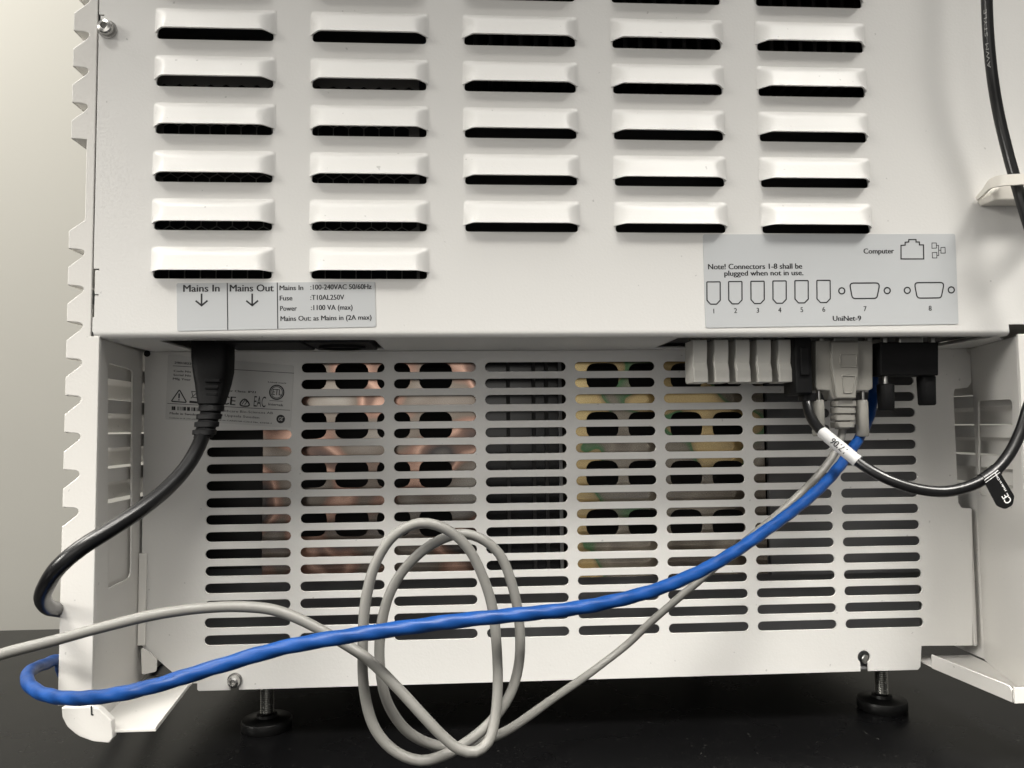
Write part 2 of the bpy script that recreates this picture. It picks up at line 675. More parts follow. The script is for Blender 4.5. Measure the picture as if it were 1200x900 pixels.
outer += [(seam, TOP), (XS_R - .55, TOP), (XS_R - .55, ZU + 7.0), (524.6, ZU + 7.0), (524.6, ZU + 3.4)]
rear = sheet('rear_cover', outer, holes, 1.4, fY(0.0), 'white', cab, bev=0.25, smooth=True)
# rolled bottom edge of the rear cover
arc = [(0.0, ZU + 3.6)] + [(3.4 - 3.4 * math.cos(a), ZU + 3.4 - 3.4 * math.sin(a)) for a in [math.pi / 2 * k / 8 for k in range(9)]] + [(9.0, ZU)]
inn = [(p[0] + 1.2 * (1 if p[1] > ZU + .5 else .3), p[1] + (0 if p[1] > ZU + 3 else 1.2)) for p in arc]
vs, fs = [], []
for x in (XS_L + 1.2, 524.6):
    vs += [(x, p[0], p[1]) for p in arc]
n = len(arc)
fs = [(i, i + 1, n + i + 1, n + i) for i in range(n - 1)]
mk('rolled_edge', vs, fs, 'white', cab, smooth=True, angle=60)


def hood_mesh():
    nu, nv = 44, 20
    P = 7.0

    def sm(t):
        t = max(0.0, min(1.0, t))
        return t * t * (3 - 2 * t)
    us = [-LW / 2 - 1.2 + (LW + 2.4) * (0.5 - 0.5 * math.cos(math.pi * k / nu)) for k in range(nu + 1)]
    vs_ = [LLIP + (LH - LLIP) * (k / nv) for k in range(nv + 1)]

    def smin(a, b, k):
        h = max(k - abs(a - b), 0.0) / k
        return min(a, b) - h * h * k * 0.25

    def ht(u, v):
        tt = (v - LLIP) / (LH - LLIP)
        d = LW / 2 + 1.2 - abs(u)
        e = d / (6.4 + 10.0 * tt)                      # sloping ends, wider towards the top
        body = 1.0 - 0.62 * tt
        top = (1 - tt) / 0.42
        h = smin(smin(e, body, 0.22), top, 0.34)
        foot = min(d / 2.2, (1 - tt) / 0.16, 1.0)           # eased foot where the metal leaves the sheet
        return P * max(h, 0.0) * sm(foot) ** 0.5
    outv, inv = [], []
    for j, v in enumerate(vs_):
        for i, u in enumerate(us):
            h = ht(u, v)
            outv.append((u + LW / 2, -h - 0.25, v))
            inv.append((u + LW / 2, -max(h - 1.2, -0.4) - 0.0, v + (0.0 if j == 0 else -0.4)))
    n_ = nu + 1
    tot = len(outv)
    f = []
    for j in range(nv):
        for i in range(nu):
            q = (j * n_ + i, j * n_ + i + 1, (j + 1) * n_ + i + 1, (j + 1) * n_ + i)
            f.append(q)
            f.append(tuple(tot + k for k in reversed(q)))
    bd = [i for i in range(n_)] + [j * n_ + nu for j in range(1, nv + 1)] + [nv * n_ + i for i in range(nu - 1, -1, -1)] + [j * n_ for j in range(nv - 1, 0, -1)]
    for a, b in zip(bd, bd[1:] + bd[:1]):
        f.append((a, tot + a, tot + b, b))
    return outv + inv, f


hv, hf = hood_mesh()
hood = None
for c, r in cells:
    sh = (c * PIT, 0, -r * PZ_ROW)
    if hood is None:
        first = sh
        hood = mk('louver', [Vector(v) + Vector(sh) for v in hv], hf, 'white', rear, smooth=True, angle=40)
    else:
        clone(hood, Vector(sh) - Vector(first), rear)

# black sheet for the unlit inside behind the louvres, hexagonal screen behind two columns, fins behind the others
box('dark_backing', XB_L + 6, 525, 34, 36, -172, TOP - 4, 'dark', cab, .2)  # black sheet added so the louvre slots look dark
hexes = []
hp = 9.3
for j in range(-2, 26):
    for i in range(0, 18):
        hx = 1 + i * hp + (hp / 2 if j % 2 else 0)
        hz = -157 + j * hp * 0.866
        if hx < 150 and hz < -22:
            hexes.append([(hx + hp * .545 * math.cos(math.pi / 6 + k * math.pi / 3), hz + hp * .545 * math.sin(math.pi / 6 + k * math.pi / 3)) for k in range(6)])
sheet('hexagonal_screen', [(-12, -176), (156, -176), (156, -16), (-12, -16)], hexes, 1.0, fY(9.0), 'mesh', cab, bev=0)
box('cover_plate', 162, 520, 16, 18, -170, -22, 'baffle', cab, .2)
fins = [box_data(190 + k * 9.5, 192.5 + k * 9.5, 9, 32, -18, TOP - 10) for k in range(34)]
mk('heat_sink', *join_data(fins), 'baffle', cab)

# underside of the upper body with two recesses for the sockets
sock = [(8.0, 22, 128.0, 62), (330.0, 8, 530.0, 62)]
o_l, o_r = XS_L + 2.5, 551.0
us = [rpoly([(a, b), (c, b), (c, d), (a, d)], 3, 3) for a, b, c, d in ((-2, 14, 128, 70), (316, 6, 520, 70))]
sheet('underside_plate', [(o_l, 8.8), (524, 8.8), (o_r, 40), (o_r, REC + 6), (o_l, REC + 6)], us, 1.2, fZ(ZU), 'white', cab, bev=0.15)

# slotted vent panel
hsl = []
X0L, Z0L, PXL, WL, PZL = 6.031, -192.24, 63.762, 57.359, 11.5466
for c in range(8):
    for r in range(17):
        if c == 0 and r < 4: continue
        x0 = X0L + c * PXL
        hsl.append(stadium(x0, x0 + WL, Z0L - r * PZL, 6.6))


def vp(px, py): q = PY(px, py, REC); return (q.x, q.z)


bl = [vp(231, 810), vp(1079, 785)]
kx = PY(275, 797, REC)
k2 = PY(1012.5, 770, REC)
zb = bl[0][1]


def keyhole(cx, cz, r, hw):
    pts = [(cx - hw, zb)]
    a0 = math.asin(min(1, hw / r))
    for k in range(13):
        a = -math.pi / 2 - a0 - (2 * math.pi - 2 * a0) * k / 12
        pts.append((cx + r * math.cos(a), cz + r * math.sin(a)))
    pts.append((cx + hw, zb))
    return pts


vo = [vp(231, 801), (bl[0][0], zb + 1), (bl[0][0] + 1, zb)] + keyhole(kx.x, kx.z, 4.6, 2.8) + keyhole(k2.x, k2.z, 4.6, 2.8)
vo += [(bl[1][0] - 2, zb), (bl[1][0], zb + 2), vp(1080, 757), vp(1140, 756.5), vp(1139, 596), vp(1127, 595), vp(1123, 589), vp(1117.5, 461),
       vp(1119, 456), vp(1134, 454), vp(1138.5, 448), vp(1137.5, 417), vp(1133, 411.5)]
vo += [(vp(1133, 411)[0], ZU - 0.2), (-36.2, ZU - 0.2), (-36.2, vp(165, 755)[1]), vp(203, 789), vp(222, 801)]
vent = sheet('vent_panel', vo, hsl, 1.4, fY(REC), 'white', cab, bev=0.22, smooth=True)
# folded strip along the lower right edge of the vent panel
q0, q1 = PY(1141, 757, REC), PY(1139.5, 596, REC)
fold = [(0, 0)] + [(5.5 * math.sin(a), 5.5 * (1 - math.cos(a))) for a in [math.pi / 2 * k / 6 for k in range(1, 7)]] + [(5.7, 16)]
vs = [(q0.x + d, REC + e, z) for z in (q0.z, q1.z) for d, e in fold]
n = len(fold)
mk('folded_edge', vs, [(i, i + 1, n + i + 1, n + i) for i in range(n - 1)], 'white', cab, smooth=True, angle=60)

# ---- left and right side covers with louvres, and the inner wing plates
tooth_b = [PY(79, y, 0).z for y in (37, 79, 121, 162)]
tooth_lo = [PY(79, 291 + 44 * k, 0).z for k in range(8)]
TP = 22.6
z_first = tooth_lo[0]
up0 = PY(85, 162, 0).z
lips = [z_first - k * 21.55 for k in range(8)] + [up0 + k * 21.9 for k in range(9)]
ZB = PY(108, 826, 0).z


def tooth_outline(xi, xo, xb, z_lo, z_hi):
    """front outline of a side cover: straight seam on one side, louvre profile on the other"""
    s = 1 if xo > xb else -1
    ls = sorted([l for l in lips if z_lo + 4 < l < z_hi - 20])
    pts = [(xi, z_lo), (xo, z_lo)]
    for i, l in enumerate(ls):
        # rise along the outer edge below this notch is already reached; notch sits under lip l
        gap_to_prev = True
        pts += [(xo, l - 11.2), (xb + s * .6, l - 4.6), (xb - s * 0.3, l - 3.0), (xb, l - 1.6), (xb + s * 1.6, l - 0.7), (xo, l)]
    pts += [(xo, z_hi), (xi, z_hi)]
    return pts


def upper_outline(xi, xo, xb, z_lo, z_hi):
    s = 1 if xo > xb else -1
    low = sorted([l for l in lips if z_lo + 4 < l <= z_first + 1])
    pts = [(xi, z_lo), (xo, z_lo)]
    for l in low:
        pts += [(xo, l - 11.2), (xb + s * .6, l - 4.6), (xb - s * 0.3, l - 3.0), (xb, l - 1.6), (xb + s * 1.6, l - 0.7), (xo, l)]
    pts += [(xo, z_first + 10.4), (xb - s * .2, z_first + 17.0)]
    up = sorted([l for l in lips if l > z_first + 20])
    pts += [(xb - s * .2, up[0] - 9.0), (xb - s * .2, up[0] - 0.6), (xo, up[0])]
    for l in up[1:]:
        pts += [(xo, l - 11.2), (xb + s * .6, l - 4.6), (xb - s * 0.3, l - 3.0), (xb, l - 1.6), (xb + s * 1.6, l - 0.7), (xo, l)]
    pts += [(xo, min(up[-1] + 10, z_hi)), (xb, min(up[-1] + 17, z_hi + .1)), (xb, z_hi + .2), (xi, z_hi + .2)]
    return pts


def side(sgn, XI, XO, XB, XWF, XWR, name):
    """one side cover: outer plate, end flange, louvre hoods, inner wing plate with its window"""
    s = -1 if sgn < 0 else 1
    # end flange: wide below the upper body, narrow beside the rear cover
    pts = upper_outline(XI, XO, XB, ZB, TOP)
    pts = [(XWF, ZB)] + pts[1:] + [(XI, ZU + 1.0), (XWF, ZU + 1.0)]
    sc = sheet('side_cover', pts, [], 2.0, fY(0.0), 'wing', cab, bev=0.45, smooth=True)
    # outer plate with an opening behind each hood
    hol = []
    for l in lips:
        hol.append([(6, l - 1.5), (118, l - 1.5), (118, l + 11.5), (6, l + 11.5)])
    pl = sheet('side_plate', [(2.2, -404.5), (DEPTH, -404.5), (DEPTH, TOP), (2.2, TOP)], hol, 1.0, fX(XB, -s), 'wing', sc, bev=0.1)
    # hoods: a bent strip each
    d = XO - XB
    prof = [(0.0, 16.8), (0.6 * d, 12.2), (0.92 * d, 10.0), (d, 8.6), (d, 0.0)]
    ip = [(p[0] - s * 0.9, p[1] - 0.5) for p in prof]
    h0 = None
    for l in lips:
        if h0 is None:
            l0 = l
            vs = []
            for y in (1.6, 121.0):
                vs += [(XB + a, y, l + b) for a, b in prof]
            for y in (1.6, 121.0):
                vs += [(XB + a, y, l + b) for a, b in ip]
            k = len(prof)
            f = []
            for i in range(k - 1):
                f.append((i, i + 1, k + i + 1, k + i))
                f.append((2 * k + i, 3 * k + i, 3 * k + i + 1, 2 * k + i + 1))
                f.append((k + i, k + i + 1, 3 * k + i + 1, 3 * k + i))
            f.append((k - 1, 2 * k - 1, 4 * k - 1, 3 * k - 1))
            nb = len(vs)
            vs += [(XB, 1.6, l), (XB, 17.0, l), (XO, 17.0, l), (XO, 1.6, l)]
            f.append((nb, nb + 1, nb + 2, nb + 3))
            # closed far end
            f.append(tuple(k + i for i in range(k)))
            h0 = mk('louver', vs, f, 'wing', pl, smooth=True, angle=50)
        else:
            clone(h0, (0, 0, l - l0), pl)
    return sc, pl


scL, plL = side(-1, XS_L - .3, XO_L, XB_L, -29.8, -37, 'left')
scR, plR = side(1, XS_R + .3, XO_R, XB_R, 530.3, 552, 'right')


def wing(xf, xr, win, sgn, chamfer):
    """inner wing plate from (xf, Y 1.8) to (xr, REC - 1); win = pixel window"""
    f0, f1 = Vector((xf, 2.2, 0)), Vector((xr, REC - 0.6, 0))
    du = (f1 - f0)
    L = du.length
    du.normalize()
    nn = Vector((-du.y, du.x, 0)) * (1 if sgn < 0 else -1)   # towards the outside
    def fr(u, v, w): return f0 + du * u + nn * w + Vector((0, 0, v))

    def hit(px, py):
        d = ray(px, py)
        t = (f0 - CAM).dot(nn) / d.dot(nn)
        q = CAM + d * t
        return ((q - f0).dot(du), q.z)
    w2 = [hit(*p) for p in win]
    hole = rpoly(w2, [4, 4, chamfer, 2], 3)
    return sheet('wing_plate', [(0, ZF + 1.3), (L, ZF + 1.3), (L, ZU - .3), (0, ZU - .3)], [hole], 1.2, fr, 'wing', cab, bev=0.15)


ZF = -406.0
wing(-29.9, -37.4, [(126.5, 425), (156, 434), (154, 676), (126.5, 690)], -1, 5)
wing(530.4, 553.4, [(1186, 468), (1146, 470), (1147, 580), (1187, 585)], 1, 4)
# return flange where the left wing meets the vent panel, with its bent tab
sheet('wing_tab', rpoly(pxs([(165, 757), (184, 772), (183, 787), (166, 791)], 76), 1.5, 3), [], 1.2, fY(76.0), 'wing', cab, bev=0.2)
zt0, zt1 = PY(163, 648, REC).z, PY(163, 755, REC).z
box('wing_return', -36.6, -31.5, 76.5, 78.5, zt1, zt0, 'wing', cab, .4)

# floor flanges at the foot of each wing with an upturned diagonal lip
ZF = -406.0


def floor_flange(pa, pb, h, xin, sgn):
    A = PZ(pa[0], pa[1], ZF)       # inner end of the lip
    B = PZ(pb[0], pb[1], ZF)       # outer end of the lip at the front
    yf = B.y
    outer = [(xin, yf), (B.x, yf), (A.x, A.y), (A.x, A.y + 24), (xin, A.y + 24)]
    fl = sheet('floor_flange', outer, [], 1.2, fZ(ZF), 'wing', cab, bev=0.1)
    # lip
    d = (A - B)
    L = Vector((d.x, d.y, 0)).length
    d = Vector((d.x, d.y, 0)).normalized()
    nn = Vector((-d.y, d.x, 0))
    if nn.y < 0: nn = -nn
    base = Vector((B.x, B.y, ZF))
    def fr(u, v, w): return base + d * u - nn * .8 + nn * w + Vector((0, 0, v))
    sheet('lip', rpoly([(0, 0), (L, 0), (L, h), (h * .2, h), (0, h * .8)], [0, 0, .5, h * .2, h * .2], 3), [], 1.2, fr, 'wing', fl, bev=0.25)
    return fl, A, B


flR, AR, BR = floor_flange((1093, 783), (1187, 823), 9.5, 552.0, 1)
flL, AL, BL = floor_flange((221, 806), (182, 857), 2.6, -37.5, -1)
box('front_lip', 531 if False else BR.x - .5, 560, BR.y - 2.4, BR.y - 1.2, ZF, ZF + 9.5, 'wing', flR, .3)

# moulded corner caps at the bottom of the side covers
capo = rpoly(pxs([(75.5, 827), (76.5, 838), (82, 849), (95, 860), (113, 866.5), (131, 868), (135.5, 862), (133.5, 842), (119, 828), (109.5, 825.5)], 0),
             [0, 4, 8, 14, 14, 1.5, 1, 2, 2, 0], 4)
cap = sheet('corner_cap', capo, [], 5, fY(-3.4), 'wing', cab, bev=.6, smooth=True)
stroke('slit', [(107, 827.5), (107.4, 837.5), (109.5, 838)], 0.9, -3.6, cap)
capr = [(530.5 - x, z) for x, z in capo]
sheet('corner_cap', capr, [], 7, fY(-0.6), 'wing', cab, bev=1.0, smooth=True)

# rest of the shell: top, front, floor and inside of the lower chamber
sheet('top_plate', [(XB_L, 2), (XB_R, 2), (XB_R, DEPTH), (XB_L, DEPTH)], [], 1.2, fZ(TOP - 1.4), 'white', cab, bev=0.1)
box('front_cover', XB_L, XB_R, DEPTH + .5, DEPTH + 4, -408, TOP, 'white', cab, .5)
sheet('floor_plate', [(2, REC + 2), (505, REC + 2), (505, DEPTH - 2), (2, DEPTH - 2)], [], 1.5, fZ(-409.5), 'greyin', cab, bev=0.1)
box('chamber_back', XB_L + 2, 541, 160, 162, -408, ZU - 1, 'dark', cab, .2)
box('chamber_ceiling', XB_L + 2, 536, REC + 8, 159.5, ZU - 6, ZU - 4, 'dark', cab, .2)
gb = PY(300, 668, 112)
box('chamber_lower_panel', -30, 536, 128, 130, -407, gb.z, 'greyin', cab, .2)


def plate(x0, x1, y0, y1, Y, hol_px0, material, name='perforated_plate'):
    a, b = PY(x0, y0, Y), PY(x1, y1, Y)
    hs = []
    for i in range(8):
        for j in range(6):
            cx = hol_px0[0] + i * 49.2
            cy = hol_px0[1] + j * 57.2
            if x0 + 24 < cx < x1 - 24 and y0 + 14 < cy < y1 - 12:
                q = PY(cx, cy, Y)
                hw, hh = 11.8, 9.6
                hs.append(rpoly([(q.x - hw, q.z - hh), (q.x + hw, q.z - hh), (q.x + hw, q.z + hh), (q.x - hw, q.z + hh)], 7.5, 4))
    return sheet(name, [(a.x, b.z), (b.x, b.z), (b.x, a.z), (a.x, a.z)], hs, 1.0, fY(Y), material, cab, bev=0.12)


plate(309, 560, 421, 672, 91, (363, 441), 'reflection_tint')
plate(671, 900, 421, 672, 91, (706, 441), 'reflection_tint2')
a, b = PY(566, 425, 108), PY(664, 668, 108)
box('smoked_panel', a.x, b.x, 106, 108, b.z, a.z, 'darkgloss', cab, .2)
for x_ in (596, 626, 641, 657):
    q = PY(x_, 500, 102)
    box('cable_channel', q.x - 1.2, q.x + 1.2, 102, 105, b.z, a.z, 'baffle' if x_ < 650 else 'greyin', cab, .3)
a, b = PY(893, 430, 125), PY(1085, 668, 125)
box('side_duct', a.x, b.x, 118, 122, b.z, a.z, 'greyin', cab, .3)
a, b = PY(243, 500, 112), PY(304, 668, 112)
box('side_duct', a.x, b.x, 118, 122, b.z, a.z, 'baffle', cab, .3)

# adjustable feet
for fx in (PY(313, 830, 112).x, PY(833.5 + 200, 820, 112).x):
    ft = lathe('foot', (fx, 112, BENCH), (0, 0, 1), [(17.0, 0), (17.6, 1.2), (17.6, 6.3), (17.0, 7.2), (9, 7.8), (7.5, 8.6), (7.0, 10.4), (4.9, 10.8)], 'rubber', cab, 32)
    prof = []
    z = 10.0
    while z < 38.5:
        prof += [(4.8, z), (4.1, z + .75)]
        z += 1.5
    lathe('stud', (fx, 112, BENCH), (0, 0, 1), prof, 'zinc', ft, 20)
for fx in (60, 440):
    ft = lathe('foot', (fx, 400, BENCH), (0, 0, 1), [(18.5, 0), (19.2, 1.2), (19.2, 6.5), (18.0, 8.2), (4.6, 13)], 'rubber', cab, 24)
    lathe('stud', (fx, 400, BENCH), (0, 0, 1), [(4.6, 12), (4.6, 38)], 'zinc', ft, 12)


def bolt(px, py, Y, r, name='bolt'):
    q = PY(px, py, Y)
    bt = lathe(name, (q.x, Y, q.z), (0, -1, 0), [(r * 1.25, 0.05), (r * 1.25, 0.8), (r, 0.9), (r, 4.2), (r * .86, 5.2), (r * .5, 5.6), (r * .46, 5.5), (r * .42, 3.4)], 'steel', cab, 28, 30)
    return bt


bolt(126.5, 35, -0.1, 4.4)
bolt(275.5, 797, REC - .2, 4.0)
q = PY(1013, 771, REC + 6)
lathe('bolt', (q.x, REC + 6, q.z), (0, -1, 0), [(3.6, 0), (3.6, 3), (3.0, 3.6)], 'zinc', cab, 20)
q = PY(170, 414.5, REC)
lathe('rivet_hole', (q.x + 1.4, REC + 1.0, q.z), (0, -1, 0), [(2.2, 0), (2.2, 1.3)], 'dark', cab, 12)

# socket blocks in the underside
inlet = box('power_inlet', 30, 82, 18, 66, ZU - 1.0, ZU + 22, 'blackplug', cab, 1.2)
outlet = box('power_outlet', 84, 124, 18, 66, ZU - 1.0, ZU + 22, 'blackplug', cab, 1.2)
for (cx, blk) in ((104, outlet),):
    ring = [(cx + 15 * math.cos(t), 42 + 11 * math.sin(t)) for t in [2 * math.pi * k / 28 for k in range(28)]]
    ring2 = [(cx + 13 * math.cos(t), 42 + 9 * math.sin(t)) for t in [2 * math.pi * k / 28 for k in range(28)]]
    sheet('socket_rim', ring, [ring2], 1.4, lambda u, v, w: (u, v, ZU - 1.2 - w), 'blackplug', blk, bev=.2)
box('port_board', 310, 524, 4, 74, ZU + 3.5, ZU + 6, 'baffle', cab, .3)


def port_shell(cx, w, Yc):
    o_ = [(cx - w / 2, Yc - 4), (cx + w / 2, Yc - 4), (cx + w / 2 - 2, Yc + 4), (cx - w / 2 + 2, Yc + 4)]
    i_ = [(cx - w / 2 + 1.2, Yc - 3), (cx + w / 2 - 1.2, Yc - 3), (cx + w / 2 - 3, Yc + 3), (cx - w / 2 + 3, Yc + 3)]
    return sheet('port_shell', rpoly(o_, 1, 2), [rpoly(i_, .8, 2)], 6, lambda u, v, w_: (u, v, ZU + 3.4 - w_), 'zinc', cab, bev=.2)


# ---- printed labels
YL = -0.35


def sticker(name, corners, r, Y, material, parent, label):
    o = sheet(name, rpoly(pxs(corners, Y), r, 4), [], 0.3, fY(Y), material, parent, bev=0.05)
    o['label'] = label
    return o


YT = YL - 0.08
ml = sticker('mains_label', [(206.8, 331.8), (439.2, 330.0), (440.6, 383), (207.6, 388)], 1.0, YL, 'sticker', rear,
             'grey mains rating sticker with arrows below the louvres')
letter('Mains In', (214.5, 341.9), (257.5, 341.6), 8.0, YT, ml)
letter('Mains Out', (269.1, 341.6), (320.9, 341.3), 8.0, YT, ml)
for ax in (236.2, 295.5):
    stroke('arrow', [(ax, 344), (ax, 358)], 1.0, YT, ml)
    stroke('arrow', [(ax - 7, 352.4), (ax, 358), (ax + 7, 352.2)], 1.0, YT, ml)
stroke('divider', [(266.3, 331.6), (266.9, 386.6)], 0.55, YT, ml)
stroke('divider', [(324.9, 331.1), (325.6, 385.2)], 0.55, YT, ml)
for s_, a, b, cpx in (('Mains In', (327.5, 340.1), (355.5, 339.8), 5.6), (':100-240VAC 50/60Hz', (363.6, 339.4), (435.5, 338.6), 5.8),
                      ('Fuse', (327.7, 352.1), (342.8, 351.9), 5.6), (':T10AL250V', (363.6, 351.5), (403.5, 351.1), 5.8),
                      ('Power', (328.2, 364.2), (348, 364), 5.6), (':1100 VA (max)', (364.3, 363.4), (413.3, 362.8), 5.8),
                      ('Mains Out: as Mains in (2A max)', (328.6, 376.2), (435.5, 374.4), 5.6)):
    letter(s_, a, b, cpx, YT, ml)

pl_ = sticker('port_label', [(823.6, 274.6), (1119.4, 274.0), (1123.4, 379.8), (826.8, 384.2)], 1.6, YL, 'sticker', rear,
              'grey port sticker numbered one to eight above the plugs')


def z3(x, y): return (800 + x / 3.529, 270 + y / 3.529)


def zl(pts): return [z3(*p) for p in pts]


letter('Computer', z3(748, 96), z3(875, 95), 5.9, YT, pl_, bold=.03)
stroke('port_icon', zl([(903, 118), (903, 62), (920, 61), (920, 49), (935, 48), (935, 38), (965, 38), (965, 48), (979, 48), (979, 60), (996, 60), (997, 118)]), 0.75, YT, pl_, True)
for sq in ([(1031, 52), (1049, 52), (1050, 73), (1031, 74)], [(1068, 71), (1085, 70), (1086, 94), (1068, 94)], [(1032, 92), (1051, 91), (1051, 114), (1033, 114)]):
    stroke('network_icon', zl(sq), 0.45, YT, pl_, True)
stroke('network_icon', zl([(1049, 62), (1058, 62), (1059, 104), (1051, 104)]), 0.45, YT, pl_)
stroke('network_icon', zl([(1058, 82), (1068, 82)]), 0.45, YT, pl_)
letter('Note! Connectors 1-8 shall be', z3(105, 161), z3(495, 158), 6.2, YT, pl_, bold=.03)
letter('plugged when not in use.', z3(172, 188), z3(500, 185), 6.0, YT, pl_, bold=.03)
for k, x in enumerate((100, 190, 282, 373, 464, 555)):
    t_, b_ = 213 - k * 1.3, 305 - k * 1.3
    stroke('port_icon', zl([(x, t_), (x + 55, t_ - .3), (x + 55.5, b_ - 16), (x + 40, b_), (x + 15, b_), (x + .5, b_ - 16)]), 0.75, YT, pl_, True, r=.5)
    letter(str(k + 1), z3(x + 29, b_ + 38), z3(x + 34, b_ + 38), 5.4, YT, pl_, bold=.012, nat=True)
for x0, x1, yt, c0, c1, s_, tx in ((690, 816, 218, (658, 250), (846, 249), '7', 755), (958, 1082, 216, (929, 248), (1111, 246), '8', 1024)):
    stroke('port_icon', zl([(x0, yt), (x1, yt - 1), (x1 - 13, yt + 63), (x0 + 12, yt + 64)]), 0.8, YT, pl_, True, r=2.2)
    for cc in (c0, c1):
        stroke('screw_icon', zl(circle(cc[0], cc[1], 12.5, 18)), 0.85, YT, pl_, True)
    letter(s_, z3(tx, yt + 116), z3(tx + 6, yt + 116), 5.4, YT, pl_, bold=.012, nat=True)
letter('UniNet-9', z3(621, 374), z3(739, 373), 5.8, YT, pl_, bold=.03)

# rating label on the vent panel
YR = REC - 0.35
YRT = YR - 0.08


def z7(x, y): return (200 + x / 7.5, 400 + y / 7.5)


rl = sticker('rating_label', [(197, 415.5), (344.5, 428.5), (340.5, 501.5), (193.5, 491.5)], 1.2, YR, 'rating', vent,
             'silver rating sticker with safety marks behind the mains plug')


def rt(s_, a, b, cap_, bold=0.03, shear=0.0, material='ink'):
    return letter(s_, z7(*a), z7(*b), cap_ / 7.5, YRT, rl, material=material, bold=bold, shear=shear)


rt('29018224', (32, 195), (205, 208), 18)
rt('Code No', (25, 268), (178, 276), 17)
rt('Serial No', (22, 302), (180, 311), 17)
rt('Mfg Year', (18, 336), (178, 346), 17)
stroke('rule', [z7(20, 215), z7(1085, 280)], 0.35, YRT, rl)
stroke('rule', [z7(-30, 545), z7(1050, 606)], 0.35, YRT, rl)
stroke('warning_triangle', [z7(5, 527), z7(77, 425), z7(140, 537)], 0.8, YRT, rl, True, r=.6)
stroke('warning_triangle', [z7(75, 458), z7(73, 500)], 1.0, YRT, rl)
stroke('warning_triangle', [z7(72.5, 510), z7(72, 519)], 1.0, YRT, rl)
stroke('bin_mark', [z7(185, 440), z7(235, 444), z7(228, 495), z7(196, 492)], 0.5, YRT, rl, True)
stroke('bin_mark', [z7(178, 500), z7(245, 438)], 0.5, YRT, rl)
stroke('bin_mark', [z7(165, 531), z7(240, 538)], 1.5, YRT, rl)
bars = []
xx = 15
while xx < 236:
    w_ = random.choice((5, 7, 12, 18))
    p_, q_ = z7(xx, 570 + xx * .05), z7(xx, 603 + xx * .05)
    pts = pxs([p_, q_], YRT)
    bars.append(stroke_data(pts, w_ / 7.5 * .6, False, YRT))
    xx += w_ + random.choice((5, 8, 11))
mk('barcode', *join_data(bars), 'ink', rl)
rt('Made in Sweden', (-10, 640), (240, 654), 18)
rt('Conforms to UL STD 61010-1', (-12, 676), (250, 692), 10)
rt('er Class: IP21', (510, 442), (748, 456), 17)
rt('CE', (440, 552), (568, 562), 74)
stroke('compliance_mark', [z7(592, 566), z7(650, 490), z7(710, 574)], 0.9, YRT, rl, True, r=2.5)
stroke('compliance_mark', [z7(625, 555), z7(650, 520), z7(672, 530), z7(650, 558)], 0.5, YRT, rl)
rt('EAC', (728, 572), (832, 579), 92, bold=.0)
rt('Listed mark', (855, 362), (1018, 374), 11)
stroke('approval_ring', [z7(*p) for p in circle(932, 448, 62, 28)], 0.85, YRT, rl, True)
stroke('approval_ring', [z7(*p) for p in circle(932, 448, 50, 28)], 0.45, YRT, rl, True)
rt('ETL', (893, 470), (972, 475), 52, bold=.02)
stroke('rule', [z7(868, 520), z7(985, 527)], 0.3, YRT, rl)
rt('Intertek', (858, 562), (990, 572), 22, bold=.015)
rt('GE Healthcare Bio-Sciences AB', (330, 614), (898, 640), 20, bold=.005)
rt('751 84 Uppsala Sweden', (330, 650), (778, 680), 20, bold=.005)
rt('Certified to CAN/CSA C22.2 No. 61010-1', (330, 690), (885, 726), 11)
dpts = pxs([z7(*p) for p in circle(967, 683, 38, 26)], YRT)
em = sheet('emblem', dpts, [], 0.05, fY(YRT), 'ink', rl, bev=0)
letter('GE', z7(945, 696), z7(990, 698), 4.2, YRT - .06, rl, material='rating', shear=.35, bold=.01)

# ------------------------------------------------------------------ white cable clip on the rear cover
clip = thing('cable_clip', PY(1147, 236, -2), 'white nylon cable clip holding the black cable to the rear cover', 'cable clip')
cp = [PY(1145, 233, -1.5), PY(1152, 226, -8), PY(1163, 214.5, -24), PY(1175, 211.5, -31), PY(1192, 210.5, -35), PY(1212, 209, -36), PY(1232, 210, -30),
      PY(1248, 214, -16), PY(1256, 220, -1.5)]
path = catmull(cp, 3)
fr_ = frames(path)
vs, fs = [], []
for i, p in enumerate(path):
    t = fr_[i][0]
    upv = (Vector((0, 0, 1)) - t * t.z).normalized()
    nv_ = t.cross(upv).normalized()
    wd = 1.2 + 2.0 * min(1, i / 8)
    for a, b in ((wd, .8), (wd, -.8), (-wd, -.8), (-wd, .8)):
        vs.append(p + upv * a + nv_ * b)
for i in range(len(path) - 1):
    for k in range(4):
        k_ = (k + 1) % 4
        fs.append((i * 4 + k, i * 4 + k_, i * 4 + 4 + k_, i * 4 + 4 + k))
fs += [(0, 1, 2, 3), tuple((len(path) - 1) * 4 + k for k in (3, 2, 1, 0))]
mk('strap', vs, fs, 'nylon', clip, smooth=True, angle=50)
sad = rpoly([(p.x, p.z) for p in (PY(1146, 235, -2), PY(1160, 221, -2), PY(1262, 221, -2), PY(1262, 241, -2), PY(1150, 241, -2))], 1.2, 3)
sheet('saddle', sad, [], 13, fY(-13.5), 'nylon', clip, bev=1.0, smooth=True)

# ------------------------------------------------------------------ mains cord
cord = thing('power_cord', PY(250, 470, 20), 'thick black mains cord with moulded plug in the mains inlet', 'power cord')


def sec(px, py, hw_px, Y, depth, pw=4.0):
    c = PY(px, py, Y)
    a = (PY(px + hw_px, py, Y) - c).length
    return (c, a, depth, pw)


